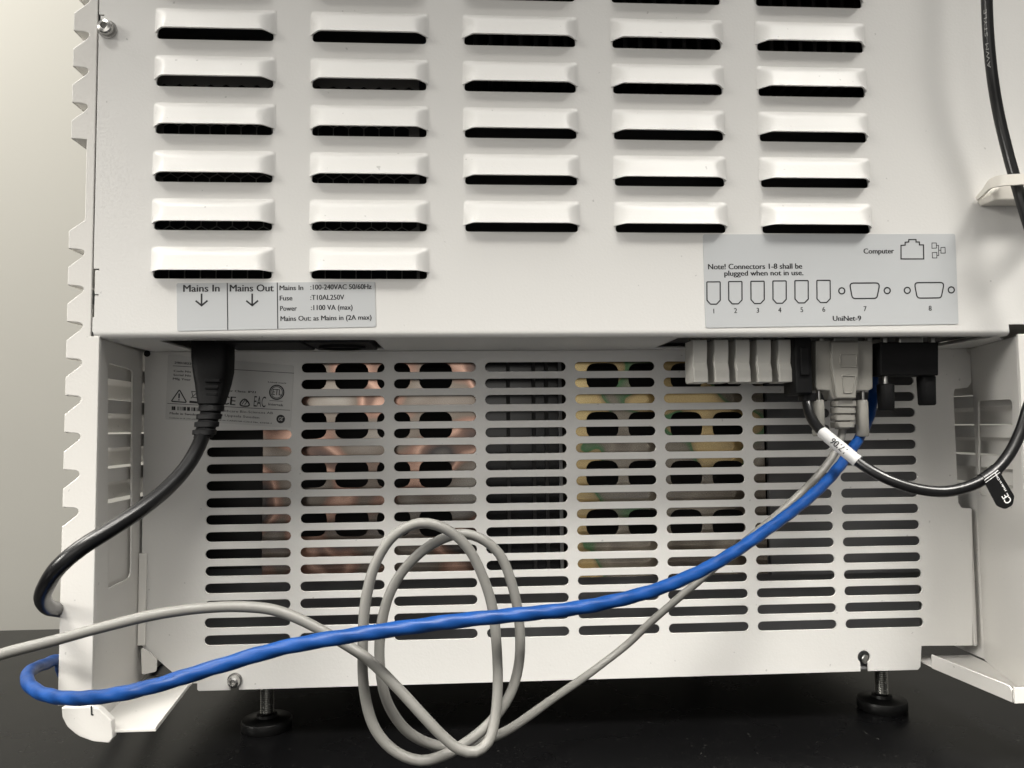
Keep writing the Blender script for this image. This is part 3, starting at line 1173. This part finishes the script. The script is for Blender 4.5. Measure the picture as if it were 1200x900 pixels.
loft('plug', [sec(250, 396, 20, 34, 10, 6), sec(250, 398, 21.4, 34, 10.4, 6), sec(250, 418, 21.6, 32, 10.4, 6), sec(250.5, 436, 20.8, 30, 10.2, 5),
              sec(250.2, 450, 18.8, 28, 9.6, 4), sec(249, 463, 16.2, 26, 8.8, 4), sec(248, 473, 14.2, 24, 8, 3.4), sec(248, 475, 12.8, 24, 7.4, 3)],
     'blackplug', cord)
for a_, b_, y_ in ((240, 258, 446), (240, 256, 454), (241, 255, 462)):
    p0_, p1_ = PY(a_, y_ - 2, 17.6), PY(b_, y_ + 2, 17.6)
    box('grip_rib', p0_.x, p1_.x, 17.0, 21.5, p1_.z, p0_.z, 'blackplug', cord, .5)
rel = [sec(248, 474, 12.2, 24, 7, 2.6)]
for k in range(4):
    cx, cy = 248 - k * 2.7, 479 + k * 9.2
    w0 = 14 - k * .35
    Yk = 23 - k * 4.2
    rel += [sec(cx, cy - 2.6, w0, Yk, 7.4 - k * .2, 2.6), sec(cx - .6, cy + 2.6, w0, Yk - 1, 7.4 - k * .2, 2.6), sec(cx - .8, cy + 3.2, w0 - 2.6, Yk - 1.4, 5.8, 2.4), sec(cx - 1.6, cy + 5.6, w0 - 2.6, Yk - 2.4, 5.8, 2.4)]
rel += [sec(237.5, 513, 10.5, 8, 5.2, 2.3)]
loft('strain_relief', rel, 'blackplug', cord, angle=30)


def cpath(pts, step=4.0):
    out = []
    for p in pts:
        if p[0] == 'm': out.append(Vector(p[1:]))
        else: out.append(PY(*p))
    return catmull(out, step)


pc = cpath([(239.5, 505, 11), (236, 515, 5), (229, 530, -4), (217, 549, -14), (195, 573, -27), (165, 597, -40), (130, 620, -50), (95, 642, -58), (69, 664, -60),
            (54, 687, -52), (50, 701, -38), (56, 711, -20), (68, 714.5, 6), ('m', -66, 60, -352), ('m', -68, 150, -392), ('m', -80, 280, BENCH + 4.4), ('m', -90, 420, BENCH + 4.3)])
tube('cable', pc, 4.2, 'blackcable', cord, 18)

# ------------------------------------------------------------------ grey port plugs 1 to 5
ords = ['end of the row away from the black plug', 'second from the free end of the row', 'middle of the row of five',
        'second from the black plug', 'right beside the black plug']
prof = rpoly([(-10.5, -27.5), (-10.5, -19.5), (-8.6, -15.0), (-9.8, -8), (-9.8, 0), (8, 0), (8, -6), (9.5, -14), (9.5, -26), (7, -27.5)], .9, 3)
base_plug = None
for k in range(5):
    xr = PY(829.4 + k * 25.0, 425, 20)
    x1, x0 = xr.x, xr.x - 9.2
    ctr = (x0 + x1) / 2
    pg = thing('port_plug', (ctr, 30, ZU - 28), 'grey plastic port plug, ' + ords[k], 'port plug', 'grey plugs in the port row')
    zt = PY(829, 398, 20).z
    if base_plug is None:
        b0 = sheet('body', prof, [], 9.2, lambda u, v, w: (x0 + w, 30 + u, zt + v), 'greyplug', pg, bev=.5, smooth=True)
        t0 = sheet('tongue', [(-3, 0), (3, 0), (3, 8), (-3, 8)], [], 5.0, lambda u, v, w: (x0 + 2 + w, 30 + u, zt + v - .5), 'zinc', pg, bev=.2)
        base_plug = (b0, t0, ctr)
    else:
        for src in base_plug[:2]:
            clone(src, (ctr - base_plug[2], 0, 0), pg)

# ------------------------------------------------------------------ black network cable with plug 6
bc = thing('data_cable', PY(944, 465, 20), 'black data cable with boxy black plug, white sleeve and hanging tag', 'data cable')
a, b = PY(931, 398, 14), PY(953.5, 462, 14)
loft('plug', [(Vector(((a.x + b.x) / 2, 24, ZU + 2)), (b.x - a.x) / 2, 9.5, 10), (Vector(((a.x + b.x) / 2, 24, ZU - 3)), (b.x - a.x) / 2, 10, 10),
              (Vector(((a.x + b.x) / 2, 24, b.z + 1.2)), (b.x - a.x) / 2, 10, 10), (Vector(((a.x + b.x) / 2, 24, b.z)), (b.x - a.x) / 2 - 1.2, 8.8, 10)], 'blackplug', bc)
xm = (a.x + b.x) / 2
box('plug_rib', xm - 2.6, xm + 3.2, 12.6, 16, b.z + 12, b.z + 30, 'blackplug', bc, .6)
c0 = PY(946, 463, 22)
loft('collar', [(c0 + Vector((0, 0, 1)), 4.6, 5.2, 5), (c0 - Vector((0, 0, 4)), 4.4, 5, 5)], 'blackplug', bc)
dpx = [(945.5, 462, 22), (946, 472, 20), (948.5, 484, 15), (954.5, 496, 8), (964, 506.5, 0), (986, 525, -12), (1011, 545, -22), (1040, 561.5, -30), (1075, 573, -35),
       (1108, 576, -38), (1138, 569, -40), (1163, 554.5, -40), (1182, 533, -38), (1195, 508, -36), (1205, 478, -34), (1219, 430, -30), (1227, 370, -28), (1220, 310, -26),
       (1205, 262, -26), (1193, 222, -25), (1180, 175, -22), (1169.5, 130, -22), (1163, 90, -25), (1158.5, 45, -28), (1156.5, 5, -30), (1155.5, -60, -32), (1155, -140, -30), (1158, -260, -12)]
dp = cpath(dpx, 3)
tube('cable', dp, 3.15, 'blackcable', bc, 16)


def wobble(path, amp, seed):
    """small uneven bends along a cable (mm), none at its ends"""
    rnd = random.Random(seed)
    ph = [(rnd.uniform(.02, .07), rnd.uniform(0, 6.28), rnd.uniform(0, 6.28), rnd.uniform(0, 6.28)) for _ in range(4)]
    out, d, L = [], 0.0, sum((path[i + 1] - path[i]).length for i in range(len(path) - 1))
    for i, p in enumerate(path):
        if i: d += (p - path[i - 1]).length
        k = amp * min(1, d / 40, (L - d) / 40) * .6
        out.append(p + Vector((sum(math.sin(d * f + a) for f, a, b, c in ph), sum(math.sin(d * f + b) for f, a, b, c in ph), sum(math.sin(d * f + c) for f, a, b, c in ph))) * k)
    return out


def proj(P):
    d = RC @ (Vector(P) - CAM)
    return (600 + FPX * d.x / d.z, 450 + FPX * d.y / d.z)


def sub(path, xa, xb, ya, yb):
    return [p for p in path if xa <= proj(p)[0] <= xb and ya <= proj(p)[1] <= yb]


sl = sub(dp, 963, 1011, 500, 560)
tube('sleeve', sl, 3.7, 'sleeve', bc, 18)
# print on the sleeve, wrapped round it
mid = sl[len(sl) // 2]
ax = (sl[-1] - sl[0]).normalized()
tocam = (CAM - mid)
tocam = (tocam - ax * tocam.dot(ax)).normalized()
upv = ax.cross(tocam)
vs, fs = glyphs('17/06', bold=.02)
x0_, x1_ = min(v.x for v in vs), max(v.x for v in vs)
def wrap_text(vs, path, s_mid, length, height, radius, flip, side=0.0):
    """bend flat glyphs round a cable: s along the path (mm), facing the camera"""
    acc = [0.0]
    for k in range(len(path) - 1): acc.append(acc[-1] + (path[k + 1] - path[k]).length)
    x0, x1 = min(v.x for v in vs), max(v.x for v in vs)
    res = []
    for v in vs:
        sa = ((v.x - x0) / (x1 - x0) - .5) * length * flip + s_mid
        k = 0
        while k < len(path) - 2 and acc[k + 1] < sa: k += 1
        f = (sa - acc[k]) / (acc[k + 1] - acc[k])
        c = path[k].lerp(path[k + 1], f)
        ta = (path[min(k + 2, len(path) - 1)] - path[max(k - 1, 0)]).normalized()
        tcm = CAM - c
        tcm = (tcm - ta * tcm.dot(ta)).normalized()
        uv = tcm.cross(ta)
        an = flip * (v.y / CAP - .5) * height / radius + side
        res.append(c + (tcm * math.cos(an) + uv * math.sin(an)) * (radius + v.z * 2))
    return res


seg_l = sum((sl[k + 1] - sl[k]).length for k in range(len(sl) - 1))
out = wrap_text(vs, sl, seg_l * .54, 11.0, 4.0, 4.02, -1)
mk('lettering', out, fs, 'ink', bc)
cvs, cfs = glyphs('AWM  STYLE')
up_run = [p for p in dp if proj(p)[1] < 95 and proj(p)[1] > -20 and proj(p)[0] > 1140]
mk('lettering', wrap_text(cvs, up_run, 22, 34, 1.7, 3.22, 1, 0.35), cfs, 'mutedink', bc)
# tag wrapped round the cable
wr = sub(dp, 1151, 1170, 540, 600)
tube('tag_wrap', wr, 3.6, 'blackcable', bc, 16)
tgp = rpoly(pxs([(1152.5, 562.5), (1170, 550), (1189, 581), (1187, 592), (1178, 597), (1168.5, 593)], -46), [.6, .6, 3, 3.5, 3.5, 3], 4)
tg = sheet('cable_tag', tgp, [], 0.7, fY(-46.0), 'blackcable', bc, bev=.15)
stroke('tag_edge', [(1153.5, 562.8), (1170, 551)], 0.5, -46.1, tg, material='whiteink')
stroke('tag_edge', [(1155, 565.5), (1171.8, 553.4)], 0.35, -46.1, tg, material='whiteink')
letter('CE', (1186, 587), (1180.3, 577.5), 8.5, -46.1, tg, material='whiteink')
letter('Made in China', (1179.8, 574.5), (1166.6, 553.5), 2.6, -46.1, tg, material='whiteink')
letter('data cable', (1167.5, 560), (1177, 575.5), 2.2, -46.1, tg, material='whiteink') if False else None

# ------------------------------------------------------------------ grey serial cable with D-shaped connector in port 7
gc = thing('serial_cable', PY(990, 500, 20), 'grey serial cable with ribbed connector hood, coiled in two hanging loops', 'serial cable')
YD = 18.0
hood_o = rpoly(pxs([(956, 399), (1023, 399), (1023, 455), (1018, 458), (1004, 458), (1001.5, 468), (977, 468), (972.5, 458), (958, 457), (956, 454)], YD), .8, 3)
hd = sheet('connector_hood', hood_o, [], 13, fY(YD), 'greyhood', gc, bev=.8, smooth=True)
cen = rpoly(pxs([(972, 401), (1004.5, 401), (1005, 425), (1001, 467), (978, 467), (972, 425)], YD), .8, 3)
sheet('hood_spine', cen, [], 4, fY(YD - 2.6), 'greyhood', hd, bev=.8, smooth=True)
sheet('hood_inset', rpoly(pxs([(981.5, 415), (1002, 415), (1002, 431), (981.5, 431)], YD), .6, 2),
      [rpoly(pxs([(982.7, 416.2), (1000.8, 416.2), (1000.8, 429.8), (982.7, 429.8)], YD), .5, 2)], 1, fY(YD - 3.1), 'greyhood', hd, bev=.2)
sheet('hood_inset', rpoly(pxs([(984, 440), (999, 440), (1001, 444), (996, 461), (986, 461)], YD), .6, 2),
      [rpoly(pxs([(985.2, 441.2), (998.4, 441.2), (999.6, 444.4), (995, 459.8), (987, 459.8)], YD), .5, 2)], 1, fY(YD - 3.1), 'greyhood', hd, bev=.2)
for k in range(4):
    y_ = 471.5 + k * 8.2
    c_ = PY(988 - k * .3, y_ + 2, 24)
    loft('strain_rib', [(c_ + Vector((0, 0, 1.6)), 6.3 - .2 * k, 5.6, 4), (c_ + Vector((0, 0, 1.9)), 7.0 - .2 * k, 6, 4), (c_ - Vector((0, 0, 1.4)), 7.0 - .2 * k, 6, 4), (c_ - Vector((0, 0, 1.7)), 6.4, 5.6, 4)], 'greyhood', gc)
c_ = PY(988, 466, 24)
loft('strain_core', [(c_, 5.2, 4.6, 3), (PY(987, 503, 24), 4.2, 4.0, 2.5)], 'greyhood', gc)
for x_, yk0, yk1 in ((959.5, 467, 511), (1011, 467, 511.5)):
    ts = lathe('thumbscrew', PY(x_, yk1, 24), (0, 0, 1), [(3.4, 0), (4.0, .8), (4.0, (yk1 - yk0) * .53 - 1), (3.4, (yk1 - yk0) * .53)], 'greyhood', gc, 12, 50)
    lathe('shank', PY(x_, yk0, 24), (0, 0, 1), [(1.5, -1), (1.5, 14)], 'zinc', ts, 12)
gpx = [(988, 497, 24), (986, 512, 23), (979, 529, 20), (966, 548, 14), (940, 576, 8), (905, 609, 4), (868, 640, 8), (832, 669, 14), (797, 698, 20), (765, 727, 27), (735, 756, 32),
       (702, 781, 26), (662, 809, 5), (622, 838, -30), (588, 858, -58), (558, 869, -74), (528, 876, -82), (500, 871, -86), (475, 856, -90), (453, 823, -92), (444, 778, -93), (447, 728, -92), (459, 690, -91),
       (480, 660, -90), (508, 637.5, -90), (538, 626.5, -91), (562, 631, -91), (585, 650, -91), (601, 690, -91), (608.5, 735, -91), (607, 780, -92), (596, 815, -94), (573, 847, -97), (545, 871, -99),
       (520, 886, -99), (494, 892.5, -99), (465, 883, -100), (440, 857, -101), (426, 812, -101), (424.5, 750, -102), (430, 700, -101), (443, 657, -100), (464, 627, -99), (492, 613.5, -98),
       (520, 619, -97), (546, 640, -96), (566, 677, -95), (578, 715, -95), (583, 760, -96), (583.5, 805, -98), (579, 845, -102), (571, 869, -106), (556, 880.5, -108), (537, 877, -109), (518, 862, -109), (497, 840, -109),
       (467, 807, -108), (433, 774, -107), (398, 751, -106), (350, 725, -106), (320, 714.5, -106), (285, 711, -107), (240, 712.5, -108), (180, 720.5, -110), (120, 735, -113), (60, 752, -116), (0, 768, -120),
       (-80, 795, -126), ('m', -420, -130, -440), ('m', -520, -110, BENCH + 2.6), ('m', -700, -60, BENCH + 2.6)]
gp = cpath(gpx, 3)
tube('cable', wobble(gp, .3, 5), lambda d, a: 2.4 + 0.03 * math.sin(d * .13) + 0.03 * math.cos(2 * a - d * .11), 'greycable', gc, 18)
gpath = gp

# ------------------------------------------------------------------ black capped connector in port 8
dc = thing('covering_plug', PY(1065, 475, 20), 'black cover plug with two finger screws in port eight', 'connector')
YB = 16.0
sheet('body', rpoly(pxs([(1031.5, 401), (1100, 401), (1100, 440), (1032, 440)], YB), .8, 3), [], 16, fY(YB), 'blackplug', dc, bev=.8, smooth=True)
for (xa, xb, ya, yb, nm) in ((1029, 1046, 450, 481, 'finger_screw'), (1076, 1094, 440.5, 475, 'finger_screw')):
    xc = (xa + xb) / 2
    hw = (PY(xb, yb, 24).x - PY(xa, yb, 24).x) / 2
    t_, b_ = PY(xc, ya, 24), PY(xc, yb, 24)
    fsx = loft(nm, [(t_, hw - .6, hw - .6, 3), (t_ - Vector((0, 0, .8)), hw, hw, 3), (Vector((t_.x, 24, b_.z + .8)), hw * .92, hw * .92, 3), (Vector((t_.x, 24, b_.z)), hw * .8, hw * .8, 3)], 'blackplug', dc)
    lathe('shank', t_, (0, 0, 1), [(1.7, -1), (1.7, 7 if ya > 445 else .5)], 'zinc', fsx, 12)
port_shell(PY(988, 398, 26).x, 17, 26)
port_shell(PY(1064, 398, 26).x, 17, 26)
for px_ in (962, 1018, 1036, 1092):
    q = PY(px_, 398, 26)
    lathe('jack_screw', (q.x, 26, ZU + 3.4), (0, 0, -1), [(2.3, 0), (2.3, 5.2)], 'zinc', cab, 6)

# ------------------------------------------------------------------ blue network cable
bl_ = thing('network_cable', PY(1022, 455, 46), 'blue network cable sweeping across the vent panel and round the side', 'network cable')
bpx = [(1023, 404, 50), (1023.5, 440, 50), (1023.5, 462, 49), (1020, 484, 43), (1010, 508, 30), (994, 533, 12), (968, 564, -8), (928, 600, -30), (882, 633, -50), (830, 664, -68), (770, 691, -85),
       (700, 708, -98), (600, 721.5, -110), (500, 732.5, -117), (420, 742, -120), (340, 757, -120), (250, 784, -118), (180, 804, -112), (120, 815.5, -101), (75, 818, -85), (46, 810.5, -66),
       (33, 797, -46), (36, 786, -26), (52, 778.5, -6), (68, 773, 16), ('m', -74, 60, -392), ('m', -84, 150, -420), ('m', -100, 280, BENCH + 3.5), ('m', -110, 420, BENCH + 3.5)]
bp = cpath(bpx, 3)
ln = len(bp)
tube('cable', wobble(cpath(bpx, 1.2), .25, 2), lambda d, a: 3.2 + 0.13 * math.cos(3 * a - d * .38) + 0.05 * math.sin(d * .21 + 1), 'blue', bl_, 26)
c_ = PY(1023, 410, 50)
box('plug', c_.x - 5.8, c_.x + 5.8, 44, 56, c_.z - 8, ZU + 3, 'greyplug', bl_, .8)
